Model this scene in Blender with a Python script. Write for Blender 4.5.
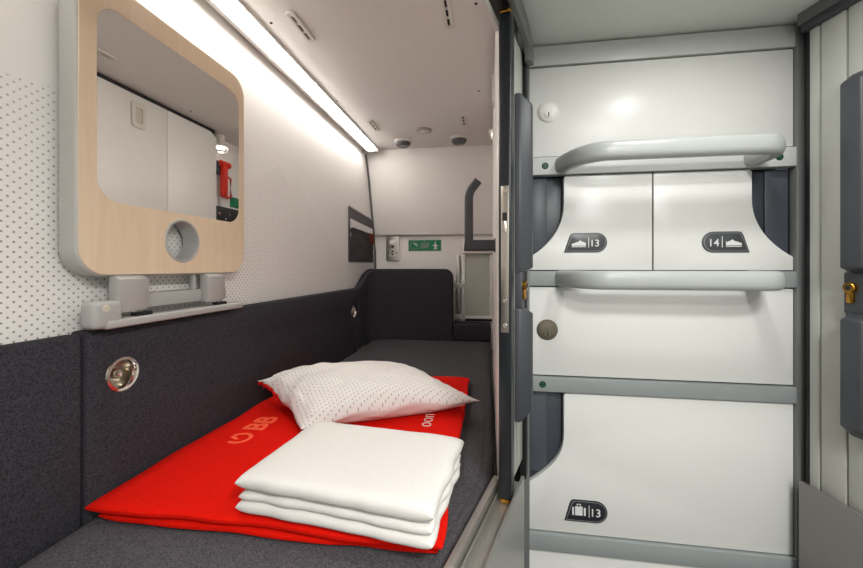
import bpy, bmesh, math, random
from mathutils import Vector, Matrix, noise
random.seed(7)
for o in list(bpy.data.objects): bpy.data.objects.remove(o)
SC = bpy.context.scene
COL = SC.collection
EYE = 1.85                     # eye height above corridor floor; builders use heights relative to the eye

# ------------------------------------------------------------------ camera, world, exposure
cam = bpy.data.cameras.new('camera'); camo = bpy.data.objects.new('camera', cam); COL.objects.link(camo)
cam.sensor_width = 36.0; cam.sensor_fit = 'HORIZONTAL'; cam.lens = 377/863*36
cam.shift_y = -(284-267)/863; cam.clip_start = .02
camo.location = (0, 0, EYE); camo.rotation_euler = (math.radians(90), 0, math.radians(8.6))
SC.camera = camo
w = bpy.data.worlds.new('world'); SC.world = w; w.use_nodes = True
w.node_tree.nodes['Background'].inputs[0].default_value = (.8, .85, .9, 1)
w.node_tree.nodes['Background'].inputs[1].default_value = .05
SC.view_settings.view_transform = 'Standard'; SC.view_settings.look = 'None'
SC.view_settings.gamma = 1; SC.view_settings.use_curve_mapping = False
SC.view_settings.exposure = 0.62
LED_STRENGTH = 11.5
CORRIDOR_WATTS = 10.3

# ------------------------------------------------------------------ materials
def lin(c): return tuple(((v/255)/12.92 if v/255 <= .04045 else ((v/255+.055)/1.055)**2.4) for v in c)
class N:
    def __init__(s, name):
        s.m = bpy.data.materials.new(name); s.m.use_nodes = True; s.t = s.m.node_tree
        s.b = s.t.nodes['Principled BSDF']
    def n(s, typ, **k):
        nd = s.t.nodes.new(typ)
        for a, v in k.items(): setattr(nd, a, v)
        return nd
    def l(s, a, b): s.t.links.new(a, b)
    def math(s, op, a, b=None):
        nd = s.n('ShaderNodeMath', operation=op)
        for i, v in enumerate((a, b)):
            if v is None: continue
            if isinstance(v, (int, float)): nd.inputs[i].default_value = v
            else: s.l(v, nd.inputs[i])
        return nd.outputs[0]
    def mix(s, fac, a, b):
        nd = s.n('ShaderNodeMix', data_type='RGBA')
        s.l(fac, nd.inputs[0])
        for i, v in ((6, a), (7, b)):
            if isinstance(v, tuple): nd.inputs[i].default_value = (*v, 1)
            else: s.l(v, nd.inputs[i])
        return nd.outputs[2]
    def obj(s): return s.n('ShaderNodeTexCoord').outputs['Object']
    def noise(s, scale, detail=3, vec=None, rough=.5):
        nd = s.n('ShaderNodeTexNoise'); nd.inputs['Scale'].default_value = scale
        nd.inputs['Detail'].default_value = detail; nd.inputs['Roughness'].default_value = rough
        s.l(vec if vec is not None else s.obj(), nd.inputs['Vector']); return nd.outputs[0]
    def bump(s, h, strength, dist=.002):
        nd = s.n('ShaderNodeBump'); nd.inputs['Strength'].default_value = strength
        nd.inputs['Distance'].default_value = dist; s.l(h, nd.inputs['Height']); s.l(nd.outputs[0], s.b.inputs['Normal'])
def mat(name, col, rough=.5, metal=0, spec=.5, var=.03, scale=40, bump=0):
    k = N(name); c = lin(col)
    k.b.inputs['Roughness'].default_value = rough; k.b.inputs['Metallic'].default_value = metal
    k.b.inputs['Specular IOR Level'].default_value = spec
    ns = k.noise(scale)
    lo = tuple(max(0, v*(1-var)) for v in c); hi = tuple(min(1, v*(1+var)) for v in c)
    k.l(k.mix(ns, lo, hi), k.b.inputs['Base Color'])
    if bump: k.bump(ns, bump)
    return k.m
def fabric(name, c0, c1, scale=900, bump=.5, rough=.95, sheen=.0):
    k = N(name); k.b.inputs['Roughness'].default_value = rough; k.b.inputs['Specular IOR Level'].default_value = .15
    a = k.noise(scale, 2); b = k.noise(110, 4)
    r = k.n('ShaderNodeMapRange'); k.l(a, r.inputs[0]); r.inputs[1].default_value = .34; r.inputs[2].default_value = .66
    v = k.math('ADD', k.math('MULTIPLY', r.outputs[0], .65), k.math('MULTIPLY', b, .35))
    k.l(k.mix(v, lin(c0), lin(c1)), k.b.inputs['Base Color'])
    k.bump(a, bump, .001)
    if sheen: k.b.inputs['Sheen Weight'].default_value = sheen
    return k.m
def emit(name, col, strength):
    k = N(name); k.b.inputs['Base Color'].default_value = (*lin(col), 1)
    k.b.inputs['Emission Color'].default_value = (*lin(col), 1); k.b.inputs['Emission Strength'].default_value = strength
    return k.m
def dots_fac(k, a, b, pitch, r):
    """staggered dot lattice from two scalar coordinates"""
    p = k.math('DIVIDE', k.math('ADD', a, b), pitch); q = k.math('DIVIDE', k.math('SUBTRACT', a, b), pitch)
    fp = k.math('SUBTRACT', k.math('FRACT', p), .5); fq = k.math('SUBTRACT', k.math('FRACT', q), .5)
    d = k.math('SQRT', k.math('ADD', k.math('MULTIPLY', fp, fp), k.math('MULTIPLY', fq, fq)))
    m = k.n('ShaderNodeMapRange', interpolation_type='SMOOTHSTEP'); k.l(d, m.inputs[0])
    m.inputs[1].default_value = r+.06; m.inputs[2].default_value = r-.06
    m.inputs[3].default_value = 0; m.inputs[4].default_value = 1
    return m.outputs[0]
def wall_dots():
    """white laminate printed with a mountain skyline made of small grey dots"""
    k = N('printed_wall_laminate'); k.b.inputs['Roughness'].default_value = .38; k.b.inputs['Specular IOR Level'].default_value = .4
    g = k.n('ShaderNodeNewGeometry'); sx = k.n('ShaderNodeSeparateXYZ'); k.l(g.outputs['Position'], sx.inputs[0])
    y = sx.outputs[1]; z = k.math('SUBTRACT', sx.outputs[2], EYE)
    dot = dots_fac(k, y, z, .0161, .165)
    fc = k.n('ShaderNodeFloatCurve'); k.l(k.math('DIVIDE', y, 2.5), fc.inputs[1])
    pts = [(0, .20), (.30, .27), (.48, .305), (.56, .315), (.72, .40), (.86, .30), (1.0, .22), (1.06, .245), (1.18, .31), (1.285, .375), (1.352, .315), (1.405, .35), (1.55, .24), (1.72, .135), (1.9, .03), (2.5, -.05)]
    c = fc.mapping.curves[0]
    c.points[0].location = (0, pts[0][1]+.3); c.points[1].location = (1, pts[-1][1]+.3)
    for a, b in pts[1:-1]: c.points.new(a/2.5, b+.3)
    for p in c.points: p.handle_type = 'VECTOR'
    fc.mapping.update()
    h = k.math('SUBTRACT', fc.outputs[0], .3)
    below = k.math('LESS_THAN', z, h)
    fade = k.n('ShaderNodeMapRange'); k.l(k.math('SUBTRACT', h, z), fade.inputs[0])
    fade.inputs[1].default_value = 0; fade.inputs[2].default_value = .25; fade.inputs[3].default_value = .55; fade.inputs[4].default_value = .9
    f = k.math('MULTIPLY', k.math('MULTIPLY', dot, below), fade.outputs[0])
    k.l(k.mix(f, lin((241, 237, 233)), lin((138, 134, 130))), k.b.inputs['Base Color'])
    return k.m
def pillow_dots():
    k = N('dotted_pillow_cotton'); k.b.inputs['Roughness'].default_value = .9; k.b.inputs['Specular IOR Level'].default_value = .1
    s = k.n('ShaderNodeSeparateXYZ'); k.l(k.obj(), s.inputs[0])
    dot = dots_fac(k, s.outputs[0], s.outputs[1], .0125, .15)
    k.l(k.mix(k.math('MULTIPLY', dot, .75), lin((230, 226, 222)), lin((104, 100, 100))), k.b.inputs['Base Color'])
    ns = k.noise(14, 4); k.bump(ns, .25, .02)
    return k.m
def wood(name):
    k = N(name); k.b.inputs['Roughness'].default_value = .45
    mp = k.n('ShaderNodeMapping'); mp.inputs['Scale'].default_value = (1, 1, .06); k.l(k.obj(), mp.inputs[0])
    a = k.noise(160, 4, mp.outputs[0], .6); b = k.noise(35, 3, mp.outputs[0])
    v = k.math('ADD', k.math('MULTIPLY', a, .5), k.math('MULTIPLY', b, .5))
    k.l(k.mix(v, lin((214, 184, 152)), lin((240, 219, 192))), k.b.inputs['Base Color'])
    return k.m
M = dict(
    wall=wall_dots(), white=mat('white_laminate', (236, 233, 228), .35), ceil=mat('pod_ceiling_laminate', (233, 229, 225), .42),
    farw=mat('end_wall_laminate', (240, 236, 232), .45),
    cceil=mat('corridor_ceiling_paint', (222, 224, 218), .55), locker=mat('locker_white_laminate', (226, 226, 222), .34, spec=.5, var=.01),
    ltrim=mat('locker_trim_laminate', (205, 206, 203), .35), step=mat('step_grey_paint', (176, 179, 177), .35, spec=.5),
    lowpanel=mat('dark_metal_panel', (124, 122, 119), .38, .3), rail=mat('rail_grey_paint', (150, 155, 155), .4), slate=mat('slate_panel', (58, 63, 71), .4), slate2=mat('slate_strip', (74, 78, 86), .4),
    jamb=mat('jamb_grey_paint', (108, 109, 108), .4), black=mat('black_rubber', (18, 18, 20), .6),
    edge=mat('door_edge_black', (26, 29, 33), .35), pad=mat('handle_dark_grey', (62, 65, 70), .45, bump=.05, scale=300),
    slat=mat('door_slat_grey', (184, 185, 178), .4), steel=mat('brushed_steel', (205, 198, 188), .3, 1, var=.05, scale=200),
    alu=mat('satin_aluminium', (190, 188, 182), .35, .8), alup=mat('grey_aluminium_panel', (150, 149, 145), .38, .55),
    chrome=mat('polished_chrome', (225, 220, 214), .12, 1, var=.01), brass=mat('brass', (190, 140, 60), .25, 1), bronze=mat('dull_bronze', (112, 105, 90), .62, .35), cup=mat('cup_metal', (168, 158, 142), .3, .95),
    hinge=mat('hinge_grey_paint', (172, 170, 167), .42), body=mat('table_edge_grey', (182, 181, 176), .42), wood=wood('light_maple_veneer'),
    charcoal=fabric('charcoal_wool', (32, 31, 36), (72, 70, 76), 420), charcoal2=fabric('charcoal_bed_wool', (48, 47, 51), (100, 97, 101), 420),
    red=fabric('red_fleece', (200, 10, 0), (232, 22, 2), 500, .4), logo=mat('orange_red_print', (250, 88, 50), .9), white_print=mat('white_print', (238, 225, 215), .8),
    linen=fabric('white_cotton', (218, 215, 210), (230, 227, 222), 700, .2), pillow=pillow_dots(), redtrim=fabric('red_piping', (190, 20, 14), (225, 40, 28)),
    plate=mat('label_dark_grey', (66, 68, 72), .35), plate2=mat('label_near_black', (34, 37, 44), .35), lprint=mat('label_light_print', (222, 222, 220), .6), lline=mat('label_line_print', (140, 142, 142), .6),
    green=mat('sign_green', (0, 120, 78), .45), gdot=mat('green_cap', (6, 66, 44), .5), pouch=mat('pouch_grey_fabric', (92, 87, 90), .9, bump=.3, scale=500),
    paper=mat('white_paper', (235, 232, 232), .8), rust=mat('rust_red_tag', (150, 62, 44), .8), blind=mat('grey_green_blind', (186, 186, 176), .5),
    lampgrey=mat('lamp_grey_plastic', (168, 166, 162), .35), lens=mat('lamp_lens_dark', (92, 93, 93), .2), vent=mat('vent_white_plastic', (222, 217, 210), .5),
    dark=mat('dark_slot', (24, 22, 22), .7), led=emit('led_diffuser', (255, 250, 244), LED_STRENGTH), lamp_on=emit('lit_lens', (255, 248, 238), 6),
    hammer=mat('hammer_red_plastic', (222, 44, 24), .35), floor=mat('corridor_floor_vinyl', (112, 112, 110), .6, bump=.1), beige=mat('latch_beige', (206, 196, 180), .5),
    ccorr=emit('corridor_lamp_diffuser', (255, 254, 250), 3))
k = N('mirror_glass'); k.b.inputs['Metallic'].default_value = 1; k.b.inputs['Roughness'].default_value = .01
tn = k.noise(3); k.l(k.mix(tn, (.81, .81, .79), (.83, .83, .81)), k.b.inputs['Base Color']); M['mirror'] = k.m
k = N('clear_plastic'); k.b.inputs['Roughness'].default_value = .12; k.b.inputs['Transmission Weight'].default_value = .85
tn = k.noise(30); k.l(k.mix(tn, (.85, .85, .83), (.9, .9, .88)), k.b.inputs['Base Color']); M['clear'] = k.m

# ------------------------------------------------------------------ mesh helpers
def B(): return bmesh.new()
def box(bm, x0, x1, y0, y1, z0, z1, bev=0, seg=2, T=None):
    b = bmesh.new(); bmesh.ops.create_cube(b, size=1)
    for v in b.verts: v.co = Vector(((x0+x1)/2+v.co.x*(x1-x0), (y0+y1)/2+v.co.y*(y1-y0), (z0+z1)/2+v.co.z*(z1-z0)))
    if bev: bmesh.ops.bevel(b, geom=b.edges[:]+b.verts[:], offset=bev, segments=seg, profile=.5, affect='EDGES')
    add(bm, b, T); return bm
def add(bm, b, T=None):
    if T: bmesh.ops.transform(b, matrix=T, verts=b.verts)
    me = bpy.data.meshes.new('tmp'); b.to_mesh(me); b.free(); bm.from_mesh(me); bpy.data.meshes.remove(me)
def plate(bm, outer, holes, axis, a0, a1, bev=0, seg=2, T=None):
    """extrude a 2-D outline with holes; axis x:(y,z) y:(x,z) z:(x,y)"""
    b = bmesh.new(); es = []
    def P(p, a): return {'x': (a, p[0], p[1]), 'y': (p[0], a, p[1]), 'z': (p[0], p[1], a)}[axis]
    for loop in [outer]+list(holes):
        vs = [b.verts.new(P(p, a0)) for p in loop]
        es += [b.edges.new((vs[i], vs[(i+1) % len(vs)])) for i in range(len(vs))]
    bmesh.ops.triangle_fill(b, edges=es, use_beauty=True, use_dissolve=False)
    faces = b.faces[:]
    r = bmesh.ops.extrude_face_region(b, geom=faces)
    nv = [g for g in r['geom'] if isinstance(g, bmesh.types.BMVert)]
    d = Vector(P((0, 0), a1-a0))
    for v in nv: v.co += d
    bmesh.ops.recalc_face_normals(b, faces=b.faces)
    if bev:
        ed = [e for e in b.edges if len(e.link_faces) == 2 and e.calc_face_angle(0) > 1.2]
        bmesh.ops.bevel(b, geom=ed, offset=bev, segments=seg, profile=.5, affect='EDGES')
    add(bm, b, T); return bm
def rrect(x0, x1, y0, y1, r, n=6):
    rs = r if isinstance(r, (list, tuple)) else [r]*4      # bl, br, tr, tl
    out = []
    for (cx, cy, a0), q in zip(((x0, y0, 180), (x1, y0, 270), (x1, y1, 0), (x0, y1, 90)), rs):
        if q <= 0: out.append((cx, cy)); continue
        px = cx+(q if cx == x0 else -q); py = cy+(q if cy == y0 else -q)
        for i in range(n+1):
            a = math.radians(a0+90*i/n); out.append((px+q*math.cos(a), py+q*math.sin(a)))
    return out
def circ(x, y, r, n=28): return [(x+r*math.cos(2*math.pi*i/n), y+r*math.sin(2*math.pi*i/n)) for i in range(n)]
def lathe(bm, prof, c, axis=(0, 0, 1), n=28, T=None):
    b = bmesh.new(); q = Vector((0, 0, 1)).rotation_difference(Vector(axis)); rings = []
    for r, h in prof:
        if r < 1e-6: rings.append([b.verts.new(Vector(c)+q @ Vector((0, 0, h)))])
        else: rings.append([b.verts.new(Vector(c)+q @ Vector((r*math.cos(2*math.pi*i/n), r*math.sin(2*math.pi*i/n), h))) for i in range(n)])
    for A, C in zip(rings, rings[1:]):
        for i in range(n):
            j = (i+1) % n
            f = [A[i % len(A)], A[j % len(A)], C[j % len(C)], C[i % len(C)]]
            u = []
            for v in f:
                if v not in u: u.append(v)
            if len(u) > 2: b.faces.new(u)
    bmesh.ops.recalc_face_normals(b, faces=b.faces); add(bm, b, T); return bm
def tube(bm, pts, ra, rb=None, n=14, up=(0, 0, 1), T=None, p=2.0):
    """sweep a (super)ellipse: half-width ra sideways, rb along up"""
    rb = rb or ra; b = bmesh.new(); pts = [Vector(q) for q in pts]; rings = []
    for i, q in enumerate(pts):
        t = (pts[min(i+1, len(pts)-1)]-pts[max(i-1, 0)]).normalized()
        u = Vector(up); u = (u-t*u.dot(t)).normalized() if abs(u.dot(t)) < .99 else t.orthogonal().normalized()
        s = t.cross(u); ring = []
        for j in range(n):
            a = 2*math.pi*j/n; ca, sa = math.cos(a), math.sin(a)
            ca = math.copysign(abs(ca)**(2/p), ca); sa = math.copysign(abs(sa)**(2/p), sa)
            ring.append(b.verts.new(q+s*ra*ca+u*rb*sa))
        rings.append(ring)
    for A, C in zip(rings, rings[1:]):
        for j in range(n): b.faces.new((A[j], A[(j+1) % n], C[(j+1) % n], C[j]))
    b.faces.new(rings[0]); b.faces.new(rings[-1][::-1])
    bmesh.ops.recalc_face_normals(b, faces=b.faces); add(bm, b, T); return bm
def arc(p0, p1, p2, n=8):
    """quadratic bend"""
    p0, p1, p2 = Vector(p0), Vector(p1), Vector(p2)
    return [p0*(1-t)**2+p1*2*t*(1-t)+p2*t*t for t in [i/n for i in range(n+1)]]
def text_bm(body, size, depth=.0004, bold=0):
    cu = bpy.data.curves.new('t', 'FONT'); cu.body = body; cu.size = size; cu.extrude = depth; cu.offset = bold; cu.resolution_u = 3
    o = bpy.data.objects.new('t', cu); COL.objects.link(o)
    me = bpy.data.meshes.new_from_object(o.evaluated_get(bpy.context.evaluated_depsgraph_get()))
    b = bmesh.new(); b.from_mesh(me); bpy.data.objects.remove(o); bpy.data.curves.remove(cu); bpy.data.meshes.remove(me)
    return b
WM = {}
def obj(name, bm, m, parent=None, smooth=True, ang=35):
    me = bpy.data.meshes.new(name)
    bmesh.ops.translate(bm, verts=bm.verts, vec=(0, 0, EYE))
    if parent is not None:
        Mx = WM[parent.name]; bmesh.ops.transform(bm, matrix=Mx.inverted(), verts=bm.verts); loc = None; W = Mx
    else:
        xs = [v.co.x for v in bm.verts]; ys = [v.co.y for v in bm.verts]; zs = [v.co.z for v in bm.verts]
        loc = Vector(((min(xs)+max(xs))/2, (min(ys)+max(ys))/2, min(zs))); bmesh.ops.translate(bm, verts=bm.verts, vec=-loc)
        W = Matrix.Translation(loc)
    bm.to_mesh(me); bm.free(); me.materials.append(M[m] if isinstance(m, str) else m)
    if smooth:
        me.shade_smooth(); me.set_sharp_from_angle(angle=math.radians(ang))
    o = bpy.data.objects.new(name, me); COL.objects.link(o)
    if parent is not None: o.parent = parent
    else: o.location = loc
    WM[o.name] = W
    return o
def tag(o, label, cat, group=None):
    o['label'] = label; o['category'] = cat
    if group: o['group'] = group
    return o
def thing(name, label, cat, loc, rotz=0, group=None):
    o = bpy.data.objects.new(name, None); COL.objects.link(o); o.empty_display_size = .05
    o.location = (loc[0], loc[1], loc[2]+EYE); o.rotation_euler = (0, 0, rotz)
    WM[o.name] = Matrix.Translation(o.location) @ Matrix.Rotation(rotz, 4, 'Z')
    if cat: tag(o, label, cat, group)
    return o
def struct(name, bm, m, parent=None, label=None):
    o = obj(name, bm, m, parent)
    if parent is None: o['kind'] = 'structure'
    if label: o['label'] = label
    return o
def sthing(name, loc, rotz=0, label=None):
    o = thing(name, None, None, loc, rotz); o['kind'] = 'structure'
    if label: o['label'] = label
    return o

# ------------------------------------------------------------------ plan (metres, relative to the eye)
WX = -.755          # pod side wall
CEIL = .722         # pod ceiling
CCEIL = .555        # corridor ceiling
BED = -.45          # top of the mattress
LK = .975           # face of the lockers
FLOOR = -EYE
PHI = -math.radians(16.4)                          # the sliding-door track of the open pod
DO = Vector((.031, .733, 0))
TL = Matrix.Translation(DO) @ Matrix.Rotation(PHI, 4, 'Z')      # door frame: local y along the track, x towards the corridor
PHR = math.radians(12)
TR = Matrix.Translation((.69, .94, 0)) @ Matrix.Rotation(PHR, 4, 'Z')   # closed door: y along the door, -x towards the corridor

# ------------------------------------------------------------------ setting
struct('wall_left', box(B(), WX-.03, WX, -.3, 2.5, -.62, CEIL+.02), 'wall', label='white pod side wall printed with a dotted mountain skyline')
struct('ceiling', box(B(), WX-.03, .11, -.3, 2.5, CEIL, CEIL+.02), 'ceil', label='pale warm grey pod ceiling')
struct('wall_rear', box(B(), WX, -.26, -.3, -.27, -.62, CEIL), 'white')
b = B(); plate(b, [(2.25, CEIL), (2.415, .212), (2.445, .205), (2.5, .205), (2.5, CEIL)], [], 'x', WX, .11, .003)
struct('wall_far_upper', b, 'farw', label='smooth slanted white end wall above the ledge')
struct('wall_far', box(B(), WX, .11, 2.45, 2.5, -.62, .204), 'farw', label='white lower end wall carrying the sockets and sign')
b = B(); tube(b, [(WX+.006, 2.245, CEIL-.03), (WX+.006, 2.30, .56), (WX+.006, 2.408, .212), (WX+.008, 2.43, .1), (WX+.008, 2.44, -.1)], .006, .006)
struct('trim_1', b, 'jamb', label='thin grey gasket in the corner of the end wall')
# pod floor under mattress and the pod partition
b = B(); plate(b, [(WX, -.27), (-.30, -.27), (.02, .787), (.05, .80), (.05, 2.45), (WX, 2.45)], [], 'z', -.62, -.53)
struct('floor_berth', b, 'alup')
wr = sthing('wall_partition', (.035, 1.3, -.53), label='white partition of flat panels closing the pod towards the corridor')
struct('panel', box(B(), .02, .05, .80, 1.4935, -.53, .703, .002), 'white', wr)
b = B(); plate(b, rrect(1.4965, 1.80, -.53, .703, [0, 0, .05, 0]), [], 'x', .02, .05, .002); struct('panel', b, 'white', wr)
struct('gasket', box(B(), .026, .05, 1.4936, 1.4964, -.53, .703), 'black', wr)
struct('gasket', box(B(), .028, .05, .80, 1.80, .703, CEIL), 'black', wr)
wr2 = sthing('wall_recess', (.08, 2.1, -.53), label='white recess wall behind the end of the partition')
struct('recess_wall', box(B(), .095, .11, 1.80, 2.45, -.53, CEIL), 'farw', wr2)
struct('recess_return', box(B(), .051, .095, 1.78, 1.80, -.53, CEIL), 'farw', wr2)
b = B(); plate(b, rrect(1.318, 1.382, .57, .672, .012), [rrect(1.334, 1.366, .59, .652, .006)], 'x', .012, .02, .002)
la = obj('latch', b, 'vent', wr)
obj('latch_inset', box(B(), .016, .02, 1.334, 1.366, .59, .652, .002), 'beige', la)

# corridor shell
struct('floor', box(B(), -1.0, 1.6, -1.4, 1.35, FLOOR-.03, FLOOR), 'floor')
b = B(); plate(b, [(-.56, -1.3), (1.25, -1.3), (.76, .93), (.76, 1.02), (.07, 1.02), (.07, .82)], [], 'z', CCEIL, CCEIL+.03)
struct('ceiling_corridor', b, 'cceil', label='grey green corridor ceiling in front of the lockers')
struct('wall_back', box(B(), -.9, 1.5, -1.36, -1.3, FLOOR, CEIL+.02), 'ltrim')
struct('wall_berth_side', box(B(), .014, .020, -2.1, .085, FLOOR, -.437, .001, T=TL), 'alup', label='grey metal panel below the open pod door track')
tr = sthing('trim_2', (DO.x, DO.y, -.46), PHI, label='silver sill and track of the open pod door')
obj('sill', box(B(), -.037, -.023, -1.05, .052, -.53, -.431, .003, T=TL), 'alu', tr)
obj('track', box(B(), -.023, .014, -1.05, .09, -.475, -.455, .001, T=TL), 'alu', tr)
obj('track_lip', box(B(), -.020, -.017, -1.05, .06, -.455, -.444, .0008, T=TL), 'alu', tr)
tr = sthing('trim_3', (DO.x, DO.y, .49), PHI, label='header rail over the open pod door')
obj('inner_fascia', box(B(), -.037, -.026, -1.05, .06, .492, CEIL, .002, T=TL), 'white', tr)
obj('channel', box(B(), -.026, .003, -1.05, .10, .505, CEIL, T=TL), 'edge', tr)
b = B(); tube(b, [(.0115, -1.05, .527), (.0115, .10, .527), (.0115, .15, .524), (.0115, .172, .512), (.0115, .183, .495), (.0115, .186, .478)], .022, .0085, 16, up=(1, 0, 0), T=TL, p=4)
obj('outer_rail', b, 'jamb', tr)
obj('pocket_seal', box(B(), -.010, .004, .184, .205, -.50, .505, .002, T=TL), 'black', tr)
struct('trim_4', box(B(), .082, .0985, .937, .985, FLOOR, .535, .003), 'jamb', label='grey corner post beside the lockers at the open pod door')
struct('trim_5', box(B(), .6895, .7075, .9665, .99, FLOOR, CCEIL, .003), 'jamb', label='grey corner post beside the lockers at the closed door')
struct('trim_6', box(B(), .10, .69, 1.03, 1.05, FLOOR, CCEIL), 'slate', label='dark back panel behind the locker doors')
tr = sthing('trim_7', (.69, .94, .5), PHR, label='dark grey header rail over the closed door')
obj('header', box(B(), -.012, .06, -2.3, .004, .514, CCEIL, .004, T=TR), 'pad', tr)
obj('header_lip', box(B(), -.018, -.012, -2.3, .004, .530, CCEIL, .001, T=TR), 'jamb', tr)
b = B(); plate(b, [(-2.3, FLOOR), (.002, FLOOR), (.002, -.469), (-2.3, -.469)], [], 'x', -.018, -.008, .002, T=TR)
struct('wall_right', b, 'lowpanel', label='grey metal panel below the closed door')
struct('wall_right_door_surround', box(B(), -.012, .02, -2.3, -.66, -.5, CCEIL, T=TR), 'slat')
struct('trim_8', box(B(), .02, .05, -.66, .06, -.5, .53, T=TR), 'black', label='dark pocket behind the closed door slats')

struct('trim_10', box(B(), .0505, .0985, .99, 1.03, FLOOR, CCEIL), 'black', label='dark pocket that swallows the open pod door')
# ------------------------------------------------------------------ locker wall
def lock(parent, x, z, m, dark='dark'):
    b = B(); lathe(b, [(0, .0085), (.008, .0083), (.014, .0075), (.019, .006), (.023, .0038), (.0255, .0015), (.026, 0)], (x, LK-.0002, z), (0, -1, 0), 32)
    l = obj('lock', b, m, parent)
    b = B(); lathe(b, [(0, .0035), (.0085, .0035), (.0095, .0025), (.0098, 0)], (x, LK-.0065, z-.007), (0, -1, 0), 22); obj('barrel', b, m, l)
    obj('keyhole', box(B(), x-.0014, x+.0014, LK-.0106, LK-.0095, z-.014, z-.004, .0004), dark, l)
    return l
def locker(label, loc): return thing('storage_locker', label, 'locker', loc, 0, 'lockers in the corridor end wall')
XL, XR = .1015, .6885
t = locker('wide white locker with pale round lock under the ceiling trim', (.395, 1.0, .276))
d = obj('door', box(B(), XL, XR, LK, LK+.018, .276, .4985, .0015), 'locker', t); lock(d, .147, .387, 'white')
t = locker('wide white locker with dull bronze round lock between two grey rails', (.395, 1.0, -.270))
d = obj('door', box(B(), XL, XR, LK, LK+.018, -.270, -.050, .0015), 'locker', t); lock(d, .145, -.157, 'bronze')
def bez(p0, p1, p2, p3, n=12):
    r = []
    for i in range(n+1):
        s = i/n; r.append(tuple(p0[j]*(1-s)**3+3*p1[j]*s*(1-s)**2+3*p2[j]*s*s*(1-s)+p3[j]*s**3 for j in (0, 1)))
    return r
def label_outline(x0, x1, z0, z1, skew, flip=False, inset=0):
    x0 += inset*1.3; x1 -= inset; z0 += inset; z1 -= inset
    r = (z1-z0)/2; pts = [(x0, z0)]
    for i in range(13):
        a = math.radians(-90+180*i/12); pts.append((x1-r+r*math.cos(a), z0+r+r*math.sin(a)))
    q = .010-inset*.5
    pts += bez((x0+skew+q, z1), (x0+skew+q*.3, z1), (x0+skew, z1-q*.1), (x0+skew*.78, z1-q), 5)
    return [(x0+x1-p[0], p[1]) for p in pts][::-1] if flip else pts
SHOE = [(0, 0), (1, 0), (1, .72), (.93, .45), (.86, .62), (.70, .74), (.60, .95), (.52, .78), (.40, .62), (.30, .60), (.16, .42), (.0, .34)]
def label_plate(t, x0, x1, z0, z1, num, kind, pm, flip=False):
    y = LK; p = obj('label_plate', plate(B(), label_outline(x0, x1, z0, z1, .016, flip), [], 'y', y-.0022, y, .0005), pm, t)
    H = z1-z0
    b = B(); plate(b, label_outline(x0, x1, z0, z1, .016, flip, .0030), [label_outline(x0, x1, z0, z1, .016, flip, .0040)], 'y', y-.0026, y-.0022)
    obj('border_line', b, 'lline', p)
    w_ = x1-x0; xm = x0+w_*(.575 if not flip else .425)
    obj('divider_line', box(B(), xm-.0008, xm+.0008, y-.0027, y-.0022, z0+H*.24, z1-H*.22), 'lprint', p)
    tb = text_bm(num, H*.50, .0003, .0002)
    xs = [v.co.x for v in tb.verts]; tw = max(xs)-min(xs); sc = min(1, .027/tw)
    tx = (xm+.0065) if not flip else (xm-.0065-tw*sc)
    for v in tb.verts: v.co = Vector((tx+(v.co.x-min(xs))*sc, y-.0025-v.co.z*.5, z0+H*.30+v.co.y))
    obj('lettering', tb, 'lprint', p, smooth=False)
    ix = x0+.0185 if not flip else xm+.008; iw = .033
    b = B()
    if kind == 'shoe':
        s = [(ix+(q[0] if not flip else 1-q[0])*iw, z0+H*.34+q[1]*H*.30) for q in SHOE]
        plate(b, s, [], 'y', y-.0027, y-.0022)
        box(b, ix, ix+iw, y-.0027, y-.0022, z0+H*.27, z0+H*.31)
    else:
        zz = z0+H*.30
        box(b, ix, ix+iw*.12, y-.0027, y-.0022, zz, zz+H*.36); box(b, ix+iw*.2, ix+iw*.74, y-.0027, y-.0022, zz, zz+H*.40)
        box(b, ix+iw*.82, ix+iw*.96, y-.0027, y-.0022, zz, zz+H*.36)
        for q in ((.32, .37), (.57, .62)): box(b, ix+iw*q[0], ix+iw*q[1], y-.0027, y-.0022, zz+H*.40, zz+H*.50)
        box(b, ix+iw*.32, ix+iw*.62, y-.0027, y-.0022, zz+H*.48, zz+H*.52)
    obj('shoe_icon' if kind == 'shoe' else 'suitcase_icon', b, 'lprint', p)
zt, zb = .2265, -.0075
t = locker('white shoe locker numbered 13 whose dark cut-out faces the open pod door', (.25, 1.0, zb))
left = bez((.185, .158), (.185, .095), (.145, .050), (XL, .024))
o = [(.3890, zb), (.3890, zt), (.189, zt), (.185, zt-.006)]+left+[(XL, zb)]
obj('door', plate(B(), o, [], 'y', LK, LK+.018, .0012), 'locker', t)
obj('recess_panel', box(B(), XL, .21, LK+.022, LK+.03, zb, zt, .001), 'slate', t)
obj('recess_strip', box(B(), XL, .146, LK+.016, LK+.022, .03, zt, .001), 'slate2', t)
label_plate(t, .185, .286, .036, .084, '13', 'shoe', 'plate')
t = locker('white shoe locker numbered 14 whose dark cut-out faces the closed slatted door', (.54, 1.0, zb))
o = [(.3922, zb), (.3922, zt), (.600, zt), (.604, zt-.006)]+[(.789-q[0], q[1]) for q in left]+[(XR, .022), (XR, zb)]
obj('door', plate(B(), o, [], 'y', LK, LK+.018, .0012), 'locker', t)
obj('recess_panel', box(B(), .580, XR, LK+.022, LK+.03, zb, zt, .001), 'slate', t)
obj('recess_strip', box(B(), .641, XR, LK+.016, LK+.022, .03, zt, .001), 'slate2', t)
label_plate(t, .497, .598, .034, .083, '14', 'shoe', 'plate', True)
zt, zb = -.313, -.659
t = locker('large white luggage locker marked 13 with suitcase symbol', (.395, 1.0, zb))
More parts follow.
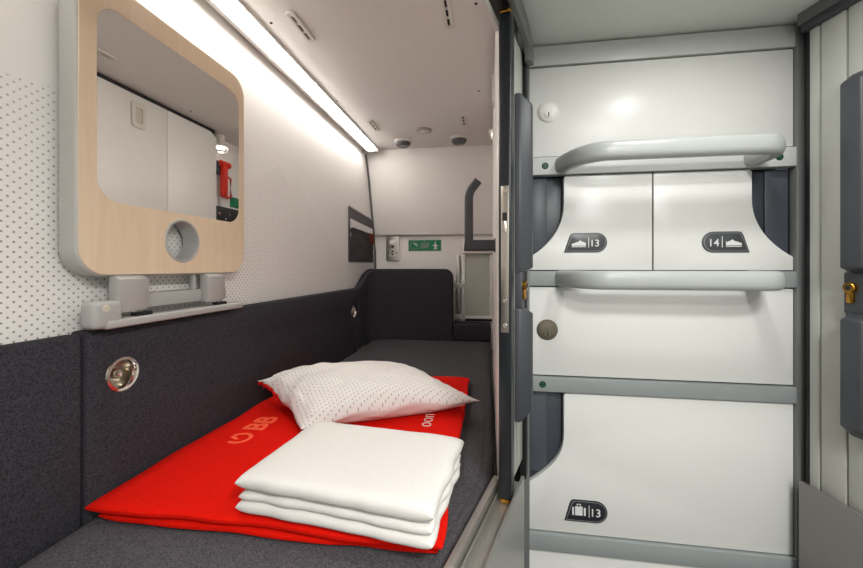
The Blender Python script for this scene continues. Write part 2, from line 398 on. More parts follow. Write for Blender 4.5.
left = bez((.185, -.415), (.185, -.475), (.150, -.505), (XL, -.541))
o = [(XR, zb), (XR, zt), (.189, zt), (.185, zt-.006)]+left+[(XL, zb)]
obj('door', plate(B(), o, [], 'y', LK, LK+.018, .0012), 'locker', t)
obj('recess_panel', box(B(), XL, .21, LK+.022, LK+.03, zb, zt, .001), 'slate', t)
obj('recess_strip', box(B(), XL, .146, LK+.016, LK+.022, -.52, zt, .001), 'slate2', t)
label_plate(t, .186, .287, -.628, -.574, '13', 'case', 'plate2')
t = locker('white locker under the lowest grey rail in view', (.395, 1.0, -1.2))
obj('door', box(B(), XL, XR, LK, LK+.018, -1.2, -.708, .0015), 'locker', t)
t = locker('tall white locker standing on the corridor floor', (.395, 1.0, FLOOR))
obj('door', box(B(), XL, XR, LK, LK+.018, FLOOR+.02, -1.204, .0015), 'locker', t)
struct('trim_9', box(B(), XL-.002, XR+.002, LK-.004, LK+.02, .502, CCEIL-.004, .0015), 'ltrim', label='pale trim board above the top locker')
# step rails with bent handles
def step(name, label, z0, z1, caps, handle, group, m='rail'):
    t = thing(name, label, 'step rail', (.395, LK-.005, z0), 0, group)
    obj('rail', box(B(), XL-.002, XR+.002, LK-.008, LK+.02, z0, z1, .002), m, t)
    for x in caps:
        b = B(); lathe(b, [(0, .003), (.006, .003), (.008, .001), (.0085, 0)], (x, LK-.008, (z0+z1)/2), (0, -1, 0), 20)
        obj('cap', b, 'gdot', t)
    if handle:
        zc = (z0+z1)/2; x0, x1 = .195, .597; yb = LK-.008; yf = .862
        p = [(x0-.018, yb+.004, zc)]+arc((x0-.012, yb-.02, zc), (x0+.012, yf, zc), (x0+.07, yf, zc), 10)+arc((x1-.05, yf, zc), (x1, yf, zc), (x1, yf+.05, zc), 10)+[(x1, yb+.004, zc)]
        b = B(); tube(b, p, .0155, .0205, 20, p=2.8); obj('handle', b, 'step', t)
    return t
g = 'grey step rails across the lockers'
step('step_rail', 'pale rail with protruding bent step handle above the shoe lockers', .229, .273, (.139, .655), True, g, 'ltrim')
step('step_rail', 'grey rail with protruding step handle just below the shoe lockers', -.047, -.010, (), True, g)
step('step_rail', 'flat grey rail with one green cap above the luggage locker', -.310, -.273, (.133,), False, g)
step('step_rail', 'flat grey rail below the luggage locker marked 13', -.705, -.662, (), False, g)

# ------------------------------------------------------------------ open sliding door (seen on its edge)
def pads(t, T, sx, y0, y1, x0, x1, zt, zb, yc):
    """two chamfered grip pads and the lock block between; x0 door face, x1 outermost"""
    mids = (-.012, -.088)
    for (a, b_, ca, cb) in ((mids[0], zt, .010, .022), (zb, mids[1], .024, .012)):
        bb = bmesh.new(); vs = []
        for x, i0, i1, j0, j1 in ((x0, 0, 0, 0, 0), (x0+(x1-x0)*.35, 0, 0, 0, 0), (x1, .015, .004, ca, cb)):
            vs.append([bb.verts.new((x, y, z)) for y, z in ((y0+i0, a+j0), (y1-i1, a+j0), (y1-i1, b_-j1), (y0+i0, b_-j1))])
        for A, C in zip(vs, vs[1:]):
            for i in range(4): bb.faces.new((A[i], A[(i+1) % 4], C[(i+1) % 4], C[i]))
        bb.faces.new(vs[0]); bb.faces.new(vs[-1]); bmesh.ops.recalc_face_normals(bb, faces=bb.faces)
        bmesh.ops.bevel(bb, geom=[e for e in bb.edges if e.calc_face_angle(0) > .3], offset=.003, segments=2, profile=.5, affect='EDGES')
        b = B(); add(b, bb, T); obj('handle_pad', b, 'pad', t)
    xm = x0+(x1-x0)*.45
    lb = obj('lock_block', box(B(), min(x0, xm), max(x0, xm), y0+.003, max(y1-.003, yc+.014), mids[1]-.002, mids[0]+.002, .003, T=T), 'pad', t)
    b = B(); ax = (sx, 0, 0)
    lathe(b, [(0, .010), (.009, .010), (.0105, .0085), (.0105, 0)], (xm-sx*.002, yc, -.040), ax, 20, T=T)
    box(b, min(xm-sx*.002, xm+sx*.006), max(xm-sx*.002, xm+sx*.006), yc-.006, yc+.006, -.070, -.040, .003, T=T)
    c = obj('cylinder_lock', b, 'brass', lb)
    b = B(); lathe(b, [(0, .0008), (.004, .0008), (.005, 0)], (xm+sx*.0082, yc, -.040), ax, 14, T=T); obj('keyway', b, 'dark', lb)
t = thing('sliding_door', 'open pod door with black leading edge and steel strike plate', 'door', (DO.x, DO.y, -.452), PHI)
obj('leading_edge', box(B(), -.013, .012, 0, .03, -.445, .488, .004, 3, T=TL), 'edge', t)
obj('foot_roller', box(B(), -.011, .010, .002, .028, -.4545, -.4455, .003, T=TL), 'brass', t)
obj('head_roller', box(B(), -.011, .010, .002, .028, .4885, .4975, .003, T=TL), 'brass', t)
for i in range(3): obj('slat', box(B(), -.012, -.003, .031+i*.0495, .0795+i*.0495, -.450, .498, .002, T=TL), 'slat', t)
s = obj('strike_plate', box(B(), -.0075, .0075, -.0015, .0, -.125, .155, .0005, T=TL), 'steel', t)
obj('bolt_slot', box(B(), -.0045, .0045, -.0022, -.0014, .088, .104, T=TL), 'dark', s)
b = B(); box(b, -.003, .003, -.012, -.0015, .066, .087, .001, T=TL); obj('latch_bolt', b, 'steel', s)
for z in (.145, -.065, -.112):
    b = B(); lathe(b, [(0, .001), (.0038, .001), (.0046, 0)], (0, -.0015, z), (0, -1, 0), 16, T=TL); obj('screw', b, 'chrome', s)
pads(t, TL, 1, .094, .130, -.003, .031, .372, -.332, .112)
# ------------------------------------------------------------------ closed sliding door
t = thing('sliding_door', 'closed grey slatted door with dark grip pads and brass lock', 'door', (.69, .94, -.465), PHR)
ys = [-.003, -.026]+[-.026-.0495*i for i in range(1, 14)]
for a, c in zip(ys, ys[1:]): obj('slat', box(B(), 0, .018, c+.0019, a-.0019, -.5, .53, .0025, T=TR), 'slat', t)
pads(t, TR, -1, -.150, -.096, -.0, -.046, .372, -.327, -.100)
obj('edge_seal', box(B(), .004, .016, -.003, .006, -.5, .53, .001, T=TR), 'black', t)

# ------------------------------------------------------------------ upholstery
b = B()
def rimx(y): return .017+(y-.787)*math.tan(-PHI) - .012
o = [(-.712, -.26), (rimx(-.26), -.26), (rimx(.70), .70), (.004, .80), (.012, .95), (.012, 2.42), (-.712, 2.42)]
plate(b, o, [], 'z', -.53, BED, .022, 4)
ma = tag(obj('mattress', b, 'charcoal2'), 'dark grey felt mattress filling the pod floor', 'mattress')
b = B(); tube(b, [(rimx(-.22)-.024, -.22, BED), (rimx(.3)-.024, .3, BED), (rimx(.70)-.024, .70, BED), (-.020, .80, BED), (-.012, .95, BED), (-.012, 2.2, BED)], .002, .0022, 8); obj('piping', b, 'charcoal2', ma)
def anchor(parent, y, z):
    x = -.714; b = B()
    lathe(b, [(.0225, -.026), (.024, -.012), (.0255, -.002), (.028, .0022), (.033, .0018), (.0345, -.001), (.030, -.004)], (x, y, z), (1, 0, 0), 36)
    c = obj('strap_anchor', b, 'chrome', parent)
    b = B(); lathe(b, [(0, -.0255), (.024, -.0255)], (x, y, z), (1, 0, 0), 30); lathe(b, [(0, -.010), (.008, -.010), (.0095, -.012), (.0095, -.0255)], (x, y, z), (1, 0, 0), 20)
    obj('cup_floor', b, 'cup', c)
    b = B(); box(b, x-.010, x-.006, y-.004, y+.004, z-.004, z+.004, .001); obj('key_square', b, 'chrome', c)
def backrest(label, y0, y1, ztop, x1, holes):
    t = thing('wall_cushion', label, 'cushion', ((WX+x1)/2, (y0+y1)/2, BED-.07), 0, 'felt wall cushions')
    b = B(); plate(b, rrect(y0, y1, BED-.075, ztop, .006, 3), [circ(y, z, .030) for y, z in holes], 'x', WX+.001, x1, .007, 3)
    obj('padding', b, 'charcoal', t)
    for y, z in holes: anchor(t, y, z)
    return t
backrest('long charcoal felt cushion with two round steel cups along pod wall', .5785, 1.998, -.117, -.714, [(.645, -.211), (1.94, -.242)])
backrest('plain charcoal felt cushion beside the long one, without steel cups', -.26, .5755, -.121, -.719, [])
# corner cushion: one continuous shell round the far corner
def corner_cushion():
    t = thing('corner_cushion', 'tall charcoal felt cushion wrapping round the far end of the bed', 'cushion', (-.45, 2.33, BED), 0, 'felt wall cushions')
    path = [(-.714, 2.002+.0195*i) for i in range(8)]
    R = .12; cx, cy = -.714+R, 2.28-R
    y_s = path[-1][1]
    for i in range(9):
        a = math.radians(180-90*i/8); path.append((cx+R*math.cos(a), cy+R*math.sin(a)))
    for x in [-.56+.03*i for i in range(10)]+[-.262, -.250, -.240, -.232, -.226, -.222, -.219]: path.append((x, 2.28))
    path = [p for i, p in enumerate(path) if i == 0 or (Vector(p)-Vector(path[i-1])).length > .0005]
    bm = B(); rings = []; L = 0
    zb = BED+.0004
    for i, p in enumerate(path):
        if i: L += (Vector(p)-Vector(path[i-1])).length
        a = Vector(path[max(i-1, 0)]); c = Vector(path[min(i+1, len(path)-1)]); tg = (c-a).normalized(); nm = Vector((-tg.y, tg.x))
        q = min(max(L/.25, 0), 1); zt = -.117+.105*(q*q*(3-2*q))
        if p[0] > -.27 and i > 16:
            dx = min((p[0]+.27)/.052, 1); zt = -.012-.052*(1-math.sqrt(max(0, 1-dx*dx)))
        inner = Vector(p); outer = inner+nm*.09
        outer.x = max(outer.x, WX+.002); outer.y = min(outer.y, 2.40)
        if i <= 7: outer = Vector((WX+.002, p[1]))
        r = .016; dv = outer-inner; th = dv.length; dn = dv.normalized()
        ring = [(inner, zb)]
        for z in (-.42, -.3, -.2): ring.append((inner, min(z, zt-r)))
        for k_ in range(5):
            an = math.radians(90*k_/4); ring.append((inner+dn*(r*(1-math.cos(an))), zt-r+r*math.sin(an)))
        for k_ in range(5):
            an = math.radians(90-90*k_/4); ring.append((outer-dn*(r*(1-math.cos(an))), zt-r+r*math.sin(an)))
        ring.append((outer, zb))
        rings.append([bm.verts.new((v.x, v.y, z)) for v, z in ring])
    for A, C in zip(rings, rings[1:]):
        for j in range(len(A)): bm.faces.new((A[j], A[(j+1) % len(A)], C[(j+1) % len(A)], C[j]))
    bm.faces.new(rings[0]); bm.faces.new(rings[-1][::-1])
    bmesh.ops.recalc_face_normals(bm, faces=bm.faces)
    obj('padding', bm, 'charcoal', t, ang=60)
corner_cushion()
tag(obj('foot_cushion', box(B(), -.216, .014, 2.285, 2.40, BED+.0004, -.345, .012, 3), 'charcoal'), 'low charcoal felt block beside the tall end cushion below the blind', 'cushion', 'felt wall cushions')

# ------------------------------------------------------------------ bedding
def slab(bm, c, hx, hy, rot, th, p, q, nx=40, ny=40, amp=0.0, freq=6, seed=0, edge=0.0, lift=None, pull=0.0, flat_bottom=True):
    """soft closed slab; p squareness of plan edge, q roundness of rim"""
    R = Matrix.Rotation(rot, 3, 'Z'); top = {}; bot = {}
    def prof(s): return max(0.0, 1-abs(s)**p)**(1/q)
    for i in range(nx+1):
        for j in range(ny+1):
            s = math.sin((i/nx-.5)*math.pi); t_ = math.sin((j/ny-.5)*math.pi)
            h = prof(s)*prof(t_)
            e = edge*noise.noise(Vector((s*3+seed, t_*3, 1.7)))
            x = s*(hx+e-pull*hx*(1-t_*t_)*s*s); y = t_*(hy+e-pull*hy*(1-s*s)*t_*t_)
            nz = amp*noise.noise(Vector((x*freq+seed*3.1, y*freq, seed)))
            l = lift(s, t_) if lift else 0
            v = R @ Vector((x, y, 0)); zc = c[2]+th/2
            rimz = 1 if (0 < i < nx and 0 < j < ny) else 0
            P = Vector((c[0]+v.x, c[1]+v.y, zc+l+(th/2*h+nz*h)*rimz))
            top[i, j] = bm.verts.new(P)
            bot[i, j] = top[i, j] if not rimz else bm.verts.new((P.x, P.y, zc+l-th/2*h*(1 if flat_bottom else .6)))
    for i in range(nx):
        for j in range(ny):
            bm.faces.new((top[i, j], top[i+1, j], top[i+1, j+1], top[i, j+1]))
            f = [bot[i, j], bot[i, j+1], bot[i+1, j+1], bot[i+1, j]]
            if len({v.index if v.index >= 0 else id(v) for v in f}) == 4:
                try: bm.faces.new(f)
                except ValueError: pass
    bmesh.ops.recalc_face_normals(bm, faces=bm.faces)
    return bm
BT = BED+.031        # top of the blanket
t = thing('blanket', 'folded bright red fleece blanket lying on the mattress', 'blanket', (-.386, 1.0, BED))
obj('folded_layer', slab(B(), (-.380, 1.005, BED+.0005), .308, .432, 0, .0145, 30, 3, 60, 60, .001, 5, 2, .010), 'red', t)
top_layer = obj('folded_layer', slab(B(), (-.388, 1.008, BED+.0145), .318, .440, 0, .0165, 30, 3, 60, 60, .0012, 5, 5, .012), 'red', t)
def on_blanket(b, x0, y0):
    # text x runs to +Y, text y runs to -X
    for v in b.verts: v.co = Vector((x0-v.co.y, y0+v.co.x, BT+.0014+v.co.z))
    return b
b = B(); ring = []
outer = [(.029*math.cos(math.radians(a)), .029*math.sin(math.radians(a))) for a in range(-215, 66, 10)]
inner = [(.0195*math.cos(math.radians(a)), .0195*math.sin(math.radians(a))) for a in range(65, -216, -10)]
plate(b, outer+inner, [], 'z', -.0004, .0004)
plate(b, [(-.010, .006), (-.002, .002), (.010, .024), (.001, .027)], [], 'z', -.0004, .0004)
on_blanket(b, -.600, .840); obj('emblem', b, 'logo', top_layer, smooth=False)
tb = text_bm('BB', .078, .0004, .0022); obj('lettering', on_blanket(tb, -.574, .884), 'logo', top_layer, smooth=False)
tb = text_bm('oon', .056, .0004, -.0009); obj('lettering', on_blanket(tb, -.150, .972), 'white_print', top_layer, smooth=False)

# folded bed sheet
t = thing('folded_sheet', 'folded white bed sheet on the near end of the red blanket', 'bed linen', (-.235, .69, BT))
SR = math.radians(-6.5)
obj('folded_layer', slab(B(), (-.239, .681, BT+.001), .173, .121, SR, .022, 20, 2.2, 52, 44, .003, 16, 23, .005), 'linen', t)
obj('folded_layer', slab(B(), (-.236, .682, BT+.0205), .170, .120, SR, .019, 20, 2.2, 52, 44, .004, 18, 23.3, .008), 'linen', t)
obj('folded_layer', slab(B(), (-.2375, .685, BT+.037), .1745, .125, SR, .032, 14, 2.1, 56, 48, .003, 8, 23.5, .004), 'linen', t)
# pillow
t = thing('pillow', 'white dotted pillow propped against the wall cushion on the red blanket', 'pillow', (-.365, 1.075, BT))
PC = [Vector(q) for q in ((-.455, .868, -.400), (-.022, 1.082, -.398), (-.25, 1.315, -.392), (-.690, 1.045, -.338))]   # near-wall, door side, far, wall corners
def pillow_pt(s, t_, side):
    a, c = (s+1)/2, (t_+1)/2
    base = PC[0]*(1-a)*(1-c)+PC[1]*a*(1-c)+PC[2]*a*c+PC[3]*(1-a)*c
    mid = (PC[0]+PC[1]+PC[2]+PC[3])/4
    pull = .07*((1-t_*t_)*s*s+(1-s*s)*t_*t_)
    base.x += (mid.x-base.x)*pull; base.y += (mid.y-base.y)*pull
    h = (max(0, 1-abs(s)**2.6)*max(0, 1-abs(t_)**2.6))**.6
    ed = .006*noise.noise(Vector((s*5, t_*5, 3))); base.x += ed; base.y += ed*.5
    base.z += .020*(1-s*s)*max(0, -t_)**3+.006*(1+s)*max(0, -t_)**3
    crease = .010*noise.noise(Vector((s*2.2+4, t_*3, 7)))+.009*noise.noise(Vector((s*6+t_*2, t_*4.5-s*2, 1)))*(abs(s)**2*.8+.35)+.010*max(0, -s)**2*math.sin(t_*9+s*3)*(1-abs(t_))
    if side: base.z += .088*h+crease*h**.5
    else: base.z = max(base.z-.045*h, BT+.004)
    if max(abs(s), abs(t_)) > .9: base.z += .005*math.sin(9*s+7*t_)
    return base
nx, ny = 64, 48
bm = B(); top, bot = {}, {}
for i in range(nx+1):
    for j in range(ny+1):
        s_ = math.sin((i/nx-.5)*math.pi); t_ = math.sin((j/ny-.5)*math.pi)
        top[i, j] = bm.verts.new(pillow_pt(s_, t_, 1))
        bot[i, j] = bm.verts.new(pillow_pt(s_, t_, 0)) if (0 < i < nx and 0 < j < ny) else top[i, j]
for i in range(nx):
    for j in range(ny):
        bm.faces.new((top[i, j], top[i+1, j], top[i+1, j+1], top[i, j+1]))
        f = bm.faces.new((bot[i, j], bot[i, j+1], bot[i+1, j+1], bot[i+1, j])); f.material_index = 1
pc = obj('pillow_case', bm, 'pillow', t, ang=60); pc.data.materials.append(M['linen'])
pts = [pillow_pt(-1, .25+.72*i/13, 1)+Vector((-.001, .0, -.005+.003*math.sin(i*1.9))) for i in range(14)]
b = B(); tube(b, pts, .002, .0055, 8); obj('red_hem', b, 'redtrim', t)

# ------------------------------------------------------------------ fold-up table with mirror
t = thing('folding_table', 'fold-up maple table with built-in mirror hinged on pod wall', 'table', (-.73, .775, -.112))
CUP = circ(.778, .060, .047, 36)
b = B(); plate(b, rrect(.550, 1.002, -.018, .539, .052, 8), [CUP], 'x', -.742, -.7025, .006, 3); obj('table_body', b, 'body', t)
b = B(); plate(b, rrect(.5535, .9985, -.0145, .5355, .049, 8), [rrect(.584, .977, .123, .487, .042, 8), circ(.778, .060, .0485, 36)], 'x', -.703, -.7005, .0005, 1); obj('wood_face', b, 'wood', t)
b = B(); plate(b, rrect(.5842, .9768, .1232, .4868, .042, 8), [], 'x', -.7028, -.7012); obj('mirror', b, 'mirror', t, smooth=False)
b = B(); lathe(b, [(.0445, -.040), (.0445, .0), (.0455, .0018), (.049, .0018), (.0505, 0), (.0505, -.002), (.047, -.003), (.047, -.040), (.0445, -.040)], (-.7005, .778, .060), (1, 0, 0), 44); obj('cup_ring', b, 'hinge', t)
for y0, y1, x1 in ((.617, .680, -.689), (.848, .905, -.689)):
    b = B(); plate(b, [(-.716, .004), (-.716, -.088), (x1-.006, -.088), (x1, -.080), (x1, -.024), (-.704, -.016), (-.704, .004)], [], 'y', y0, y1, .003); h = obj('hinge_arm', b, 'hinge', t)
    obj('hinge_slot', box(B(), -.706, x1-.003, y1-.026, y1+.010, -.0985, -.0915), 'dark', h)
obj('hinge_link', box(B(), -.725, -.715, .826, .836, -.075, -.018, .002), 'hinge', t)
obj('hinge_bar', box(B(), -.736, -.712, .640, .940, -.086, -.054, .004), 'hinge', t)
obj('base_rail', box(B(), -.722, -.684, .588, .976, -.1145, -.098, .005, 3), 'hinge', t)
e = obj('end_block', box(B(), -.718, -.686, .566, .622, -.1125, -.062, .009, 3), 'hinge', t)
b = B(); lathe(b, [(0, .002), (.006, .002), (.007, 0)], (-.686, .588, -.076), (1, 0, 0), 18); obj('screw_cap', b, 'beige', e)

# ------------------------------------------------------------------ LED strip in the ceiling corner
t = thing('light_strip', 'long bright LED light strip along the pod ceiling edge', 'light', (-.735, 1.25, .68))
b = B(); plate(b, [(WX+.001, CEIL), (WX+.001, CEIL-.004), (WX+.006, CEIL-.010), (-.722, CEIL-.025), (-.716, CEIL-.025), (-.716, CEIL-.005), (-.670, CEIL-.005), (-.670, CEIL-.009), (-.664, CEIL-.009), (-.660, CEIL)], [], 'y', .2, 2.19, .0008, 1); obj('profile', b, 'white', t)
b = B(); plate(b, [(-.7155, CEIL-.006), (-.7155, CEIL-.0215), (-.684, CEIL-.0215), (-.674, CEIL-.017), (-.6705, CEIL-.009), (-.6705, CEIL-.006)], [], 'y', .203, 2.183); obj('diffuser', b, 'led', t)
b = box(B(), -.750, -.655, 2.184, 2.205, CEIL-.030, CEIL-.0005, .003); obj('end_cap', b, 'lampgrey', t)

# ------------------------------------------------------------------ ceiling fittings
def vent(x, y, label):
    t = thing('ceiling_vent', label, 'vent', (x, y, CEIL-.007), 0, 'slotted air vents in the pod ceiling')
    b = B(); plate(b, rrect(x-.016, x+.016, y-.072, y+.072, .015), [rrect(x-.0035, x+.0035, y-.055+i*.039, y-.055+i*.039+.032, .002, 2) for i in range(3)], 'z', CEIL-.006, CEIL, .002); obj('cover', b, 'vent', t)
    for i in range(3): obj('slot', box(B(), x-.004, x+.004, y-.056+i*.039, y-.022+i*.039, CEIL-.0012, CEIL), 'dark', t)
vent(-.557, 1.062, 'near slotted white vent beside the light strip'); vent(-.116, 1.062, 'near slotted white vent beside the pod door')
vent(-.580, 1.855, 'far slotted white vent beside the light strip'); vent(-.121, 1.855, 'far slotted white vent close to a grey downlight')
def downlight(x, y, label):
    t = thing('ceiling_downlight', label, 'ceiling lamp', (x, y, CEIL-.035), 0, 'grey downlights at the pod ceiling end')
    b = B(); lathe(b, [(.052, 0), (.052, -.006), (.046, -.010), (.040, -.012), (.040, -.008)], (x, y, CEIL), (0, 0, 1), 32); obj('flange', b, 'vent', t)
    b = B(); lathe(b, [(.044, -.008), (.043, -.018), (.036, -.028), (.030, -.032), (.029, -.028)], (x, y, CEIL), (0, 0, 1), 32); obj('housing', b, 'lens', t)
    b = B(); lathe(b, [(0, -.033), (.020, -.032), (.030, -.028)], (x, y, CEIL), (0, 0, 1), 28); obj('lens', b, 'lens', t)
downlight(-.485, 2.112, 'domed grey downlight nearer the light strip'); downlight(-.163, 2.109, 'domed grey downlight nearer the pod door')
t = thing('smoke_detector', 'flat round white disc between the two grey downlights', 'detector', (-.336, 1.96, CEIL-.014))
b = B(); lathe(b, [(.042, 0), (.042, -.005), (.034, -.009), (.026, -.010)], (-.336, 1.96, CEIL), (0, 0, 1), 32); obj('rim', b, 'lampgrey', t)
b = B(); lathe(b, [(0, -.013), (.020, -.012), (.026, -.009)], (-.336, 1.96, CEIL), (0, 0, 1), 28); obj('centre', b, 'vent', t)
for x, y, lab in ((-.636, 1.032, 'tiny dark screw between light strip and near vent'), (-.652, 1.56, 'tiny dark screw beside the middle of the light strip'), (-.039, 1.558, 'tiny dark screw in the ceiling beside the partition'), (-.034, 1.04, 'tiny dark screw between door header and near vent')):
    b = B(); lathe(b, [(0, -.0025), (.003, -.0022), (.0045, 0)], (x, y, CEIL), (0, 0, 1), 12)
    tag(obj('ceiling_screw', b, 'dark'), lab, 'screw', 'screws in the pod ceiling')
# lit reading lamp at the end of the partition
t = thing('reading_lamp', 'small lit lamp with clear ribbed cup at the partition end', 'lamp', (.045, 1.868, .62))
b = B(); lathe(b, [(.020, CEIL-.66), (.020, .01), (.044, .006), (.046, 0), (.044, -.004), (.030, -.004)], (.045, 1.868, .66), (0, 0, 1), 28); obj('flange', b, 'vent', t)
b = B(); n = 40; prof = [(.036, -.002), (.035, -.022), (.028, -.036), (.0, -.040)]
lathe(b, prof, (.045, 1.868, .66), (0, 0, 1), n)
for v in b.verts:
    d = Vector((v.co.x-.045, v.co.y-1.868)); a = math.atan2(d.y, d.x); kf = 1+.05*math.cos(a*10)
    v.co.x = .045+d.x*kf; v.co.y = 1.868+d.y*kf
obj('clear_cup', b, 'clear', t)
b = B(); lathe(b, [(0, -.014), (.012, -.013), (.016, -.004)], (.045, 1.868, .66), (0, 0, 1), 20); obj('bulb', b, 'lamp_on', t)
# emergency hammer, control box, little sign in the recess
t = thing('emergency_hammer', 'red emergency hammer in a holder seen in the mirror', 'hammer', (.075, 1.91, .365))
obj('holder', box(B(), .070, .094, 1.862, 1.955, .515, .590, .010, 3), 'pad', t)
b = B(); tube(b, [(.062, 1.885, .575), (.062, 1.955, .575)], .015, .018); obj('head', b, 'hammer', t)
h = obj('grip', box(B(), .048, .074, 1.895, 1.932, .390, .572, .006, 3), 'hammer', t)
for i in range(8): obj('rib', box(B(), .045, .0485, 1.899, 1.913, .396+i*.014, .403+i*.014, .001), 'redtrim', h)
b = B(); tube(b, [(.06, 1.930, .51), (.06, 1.965, .505), (.06, 1.967, .40), (.06, 1.930, .39)], .006, .008); obj('guard', b, 'hammer', t)
obj('bracket', box(B(), .074, .095, 1.905, 1.92, .345, .40, .002), 'vent', t)
t = thing('control_box', 'black control box with tiny buttons below the red hammer', 'control panel', (.07, 1.9, .13))
obj('case', box(B(), .052, .0945, 1.806, 2.06, .13, .335, .006), 'edge', t)
for y, z, m in ((1.872, .293, 'hammer'), (1.864, .295, 'white'), (1.915, .268, 'white'), (1.95, .295, 'lline')):
    b = B(); lathe(b, [(0, .002), (.004, .002), (.005, 0)], (.052, y, z), (-1, 0, 0), 12); obj('button', b, m, t)
t = thing('recess_sign', 'small green plate beside the red hammer', 'sign', (.09, 2.05, .34))
obj('plate', box(B(), .092, .0945, 2.005, 2.10, .352, .412, .0008), 'green', t); obj('border', box(B(), .0942, .0949, 2.001, 2.104, .348, .416), 'lprint', t)

# ------------------------------------------------------------------ end wall fittings
t = thing('socket_panel', 'silver panel with power sockets on the end wall', 'socket', (-.629, 2.44, .04))
yy = 2.45
b = B(); plate(b, rrect(-.675, -.585, .040, .206, .006, 3), [], 'y', yy-.012, yy, .003); obj('cover', b, 'alu', t)
b = B(); plate(b, rrect(-.653, -.607, .150, .176, .004, 3), [], 'y', yy-.015, yy-.012, .001); obj('switch', b, 'white', t)
b = B(); plate(b, rrect(-.640, -.620, .128, .142, .002, 2), [], 'y', yy-.0135, yy-.012); obj('usb_port', b, 'dark', t)
b = B(); lathe(b, [(.024, 0), (.024, .003), (.020, .003), (.019, -.001), (0, -.001)], (-.630, yy-.012, .094), (0, -1, 0), 24); s = obj('power_socket', b, 'white', t)
for z in (.104, .084):
    b = B(); lathe(b, [(0, .0006), (.0055, .0006), (.006, 0)], (-.630, yy-.0135, z), (0, -1, 0), 12); obj('pin_hole', b, 'dark', s)
for x in (-.655, -.605): obj('earth_clip', box(B(), x-.003, x+.003, yy-.0155, yy-.012, .088, .100), 'dark', s)
t = thing('evacuation_sign', 'green sign with three white pictograms on the end wall', 'sign', (-.416, 2.447, .10))
obj('border', box(B(), -.529, -.302, yy-.0012, yy-.0002, .101, .182), 'lprint', t)
pl = obj('plate', box(B(), -.524, -.307, yy-.0022, yy-.0012, .106, .177), 'green', t)
y1 = yy-.0030; y2 = yy-.0022
b = B(); plate(b, rrect(-.512, -.462, .118, .160, .004, 2), [rrect(-.509, -.465, .121, .157, .003, 2)], 'y', y1, y2); obj('window_frame', b, 'lline', pl)
b = B(); plate(b, [(-.490, .153), (-.484, .160), (-.462, .142), (-.466, .138)], [], 'y', y1, y2); obj('hammer_pictogram', b, 'lprint', pl)
b = B()
for i in range(5): box(b, -.442, -.398, y1, y2, .124+i*.0075, .1285+i*.0075)
box(b, -.398, -.390, y1, y2, .132, .160); obj('breaking_window_pictogram', b, 'lline', pl)
b = B(); plate(b, circ(-.345, .158, .0048, 12), [], 'y', y1, y2)
plate(b, [(-.350, .151), (-.340, .152), (-.335, .142), (-.326, .139), (-.327, .135), (-.339, .137), (-.338, .128), (-.330, .116), (-.335, .114), (-.344, .125), (-.350, .115), (-.358, .114), (-.350, .128), (-.350, .140), (-.360, .136), (-.362, .140)], [], 'y', y1, y2)
obj('running_figure_pictogram', b, 'lprint', pl)
for x in (-.487, -.416, -.345):
    obj('tick', box(B(), x-.0015, x+.0015, y1, y2, .168, .174), 'lprint', pl)
# wall pouch
t = thing('wall_pouch', 'grey fabric pouch holding a white card on pod wall', 'pouch', (-.745, 2.17, .03))
b = B(); plate(b, [(1.962, .330), (2.385, .305), (2.392, .30), (2.39, .034), (2.38, .030), (1.966, .028), (1.958, .034), (1.957, .325)], [], 'x', WX+.001, WX+.006, .001); obj('back_panel', b, 'pouch', t)
bm = B(); n, m_ = 24, 16; gv = {}
for i in range(n+1):
    for j in range(m_+1):
        u, v = i/n, j/m_; y = 1.960+u*.428; z = .032+v*(.190-.012*u)
        d = .006+.022*math.sin(math.pi*min(1, max(0, u)))**.6*(1-.75*v)*(1 if 0 < i < n else 0)+.006*noise.noise(Vector((u*3, v*4, 2)))*(1 if 0 < j and 0 < i < n else 0)
        gv[i, j] = bm.verts.new((WX+d, y, z))
for i in range(n):
    for j in range(m_): bm.faces.new((gv[i, j], gv[i+1, j], gv[i+1, j+1], gv[i, j+1]))
r = bmesh.ops.solidify(bm, geom=bm.faces[:], thickness=.0015); obj('pocket', bm, 'pouch', t)
b = B(); tube(b, [(WX+.005, 1.96, .332), (WX+.005, 2.387, .306)], .004, .005, 8); obj('top_seam', b, 'lampgrey', t)
tag(obj('safety_card', plate(B(), [(1.975, .08), (2.37, .08), (2.37, .246), (1.975, .266)], [], 'x', WX+.0072, WX+.0085), 'paper'), 'white card sticking out of the grey pouch', 'card')
def pocket_depth(u, v): return .006+.022*math.sin(math.pi*min(1, max(0, u)))**.6*(1-.75*v)
b = B(); q = [[b.verts.new((WX+pocket_depth(.72+.25*i/4, .62+.38*j/3)+.0075, 1.960+.428*(.72+.25*i/4), .032+(.62+.38*j/3)*.181)) for j in range(4)] for i in range(5)]
for i in range(4):
    for j in range(3): b.faces.new((q[i][j], q[i+1][j], q[i+1][j+1], q[i][j+1]))
bmesh.ops.solidify(b, geom=b.faces[:], thickness=.001); obj('tag_patch', b, 'rust', t)
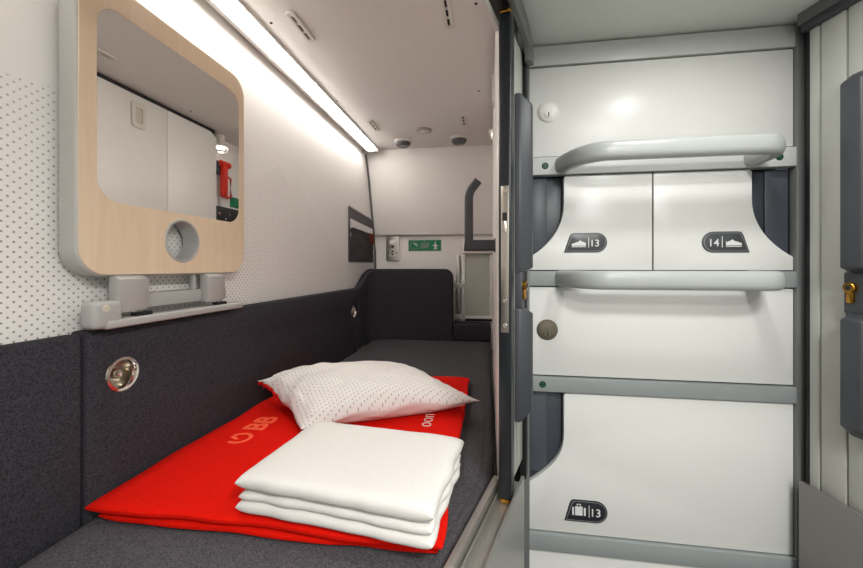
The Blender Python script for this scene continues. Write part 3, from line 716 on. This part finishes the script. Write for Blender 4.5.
# window blind and bracket beside the end cushion
t = thing('window_blind', 'grey roller blind in a white frame beside the end cushion', 'blind', (-.07, 2.43, -.34))
obj('blind_sheet', box(B(), -.150, .022, 2.438, 2.442, -.320, .085), 'blind', t)
obj('roller_case', box(B(), -.172, .030, 2.405, 2.449, .085, .182, .012, 3), 'white', t)
obj('frame_post', box(B(), -.172, -.150, 2.425, 2.449, -.345, .085, .003), 'white', t)
obj('bottom_bar', box(B(), -.150, .022, 2.43, 2.449, -.332, -.312, .003), 'white', t)
obj('slot', box(B(), -.150, .022, 2.436, 2.449, -.348, -.333), 'dark', t)
obj('frame_edge', box(B(), .008, .026, 2.43, 2.449, -.312, .085, .002), 'white', t)
b = B()
t2 = thing('latch_rod', 'slim silver rod with clamps beside the roller blind', 'rod', (-.195, 2.425, -.33))
obj('rod', box(B(), -.205, -.180, 2.418, 2.436, -.33, .075, .004), 'alu', t2)
for z in (-.120, -.315):
    obj('clamp', box(B(), -.212, -.168, 2.408, 2.424, z-.014, z+.014, .003), 'white', t2)
    b = B(); lathe(b, [(0, .006), (.008, .006), (.010, 0)], (-.160, 2.424, z), (0, -1, 0), 16); obj('clamp_screw', b, 'alu', t2)
# grab handle
b = B(); yh = 1.10
tube(b, [(.020, yh, .062), (-.055, yh, .062), (-.064, yh, .0625), (-.069, yh, .063)], .013, .0165, 16, up=(0, 0, 1), p=3.5)
p = [(-.0565, yh, .056)]+arc((-.0565, yh, .196), (-.0565, yh, .216), (-.047, yh, .228), 6)+[(-.030, yh, .250)]
tube(b, p, .0125, .012, 16, up=(0, 1, 0), p=3)
t = thing('grab_handle', 'dark grey bent grab handle standing out from the partition', 'handle', (-.03, yh, .06))
obj('bar', b, 'pad', t)
b = B(); lathe(b, [(0, .004), (.019, .004), (.021, 0)], (.0198, yh, .062), (-1, 0, 0), 20); obj('wall_plate', b, 'pad', t)

# ------------------------------------------------------------------ corridor ceiling lamps
for x, y, r, watts, lab in ((.41, .60, .045, 1.4, 'small round ceiling lamp in front of the lockers'), (.40, -.20, .15, CORRIDOR_WATTS, 'wide round ceiling lamp in the middle of the corridor'), (.40, -.85, .15, CORRIDOR_WATTS*.8, 'wide round ceiling lamp at the corridor rear')):
    t = thing('ceiling_lamp', lab, 'ceiling lamp', (x, y, CCEIL-.012), 0, 'round lamps in the corridor ceiling')
    b = B(); lathe(b, [(r+.015, 0), (r+.015, -.006), (r+.008, -.010), (r, -.008), (r, 0)], (x, y, CCEIL), (0, 0, 1), 36); obj('rim', b, 'vent', t)
    b = B(); lathe(b, [(0, -.007), (r-.004, -.006), (r, -.004)], (x, y, CCEIL), (0, 0, 1), 32); obj('diffuser', b, 'ccorr', t)
    ld = bpy.data.lights.new('lamp_light', 'AREA'); ld.shape = 'DISK'; ld.size = r*1.9; ld.energy = watts; ld.color = (1, .995, .975)
    lo = bpy.data.objects.new('lamp_light', ld); COL.objects.link(lo); lo.parent = t; lo.location = (0, 0, .003)
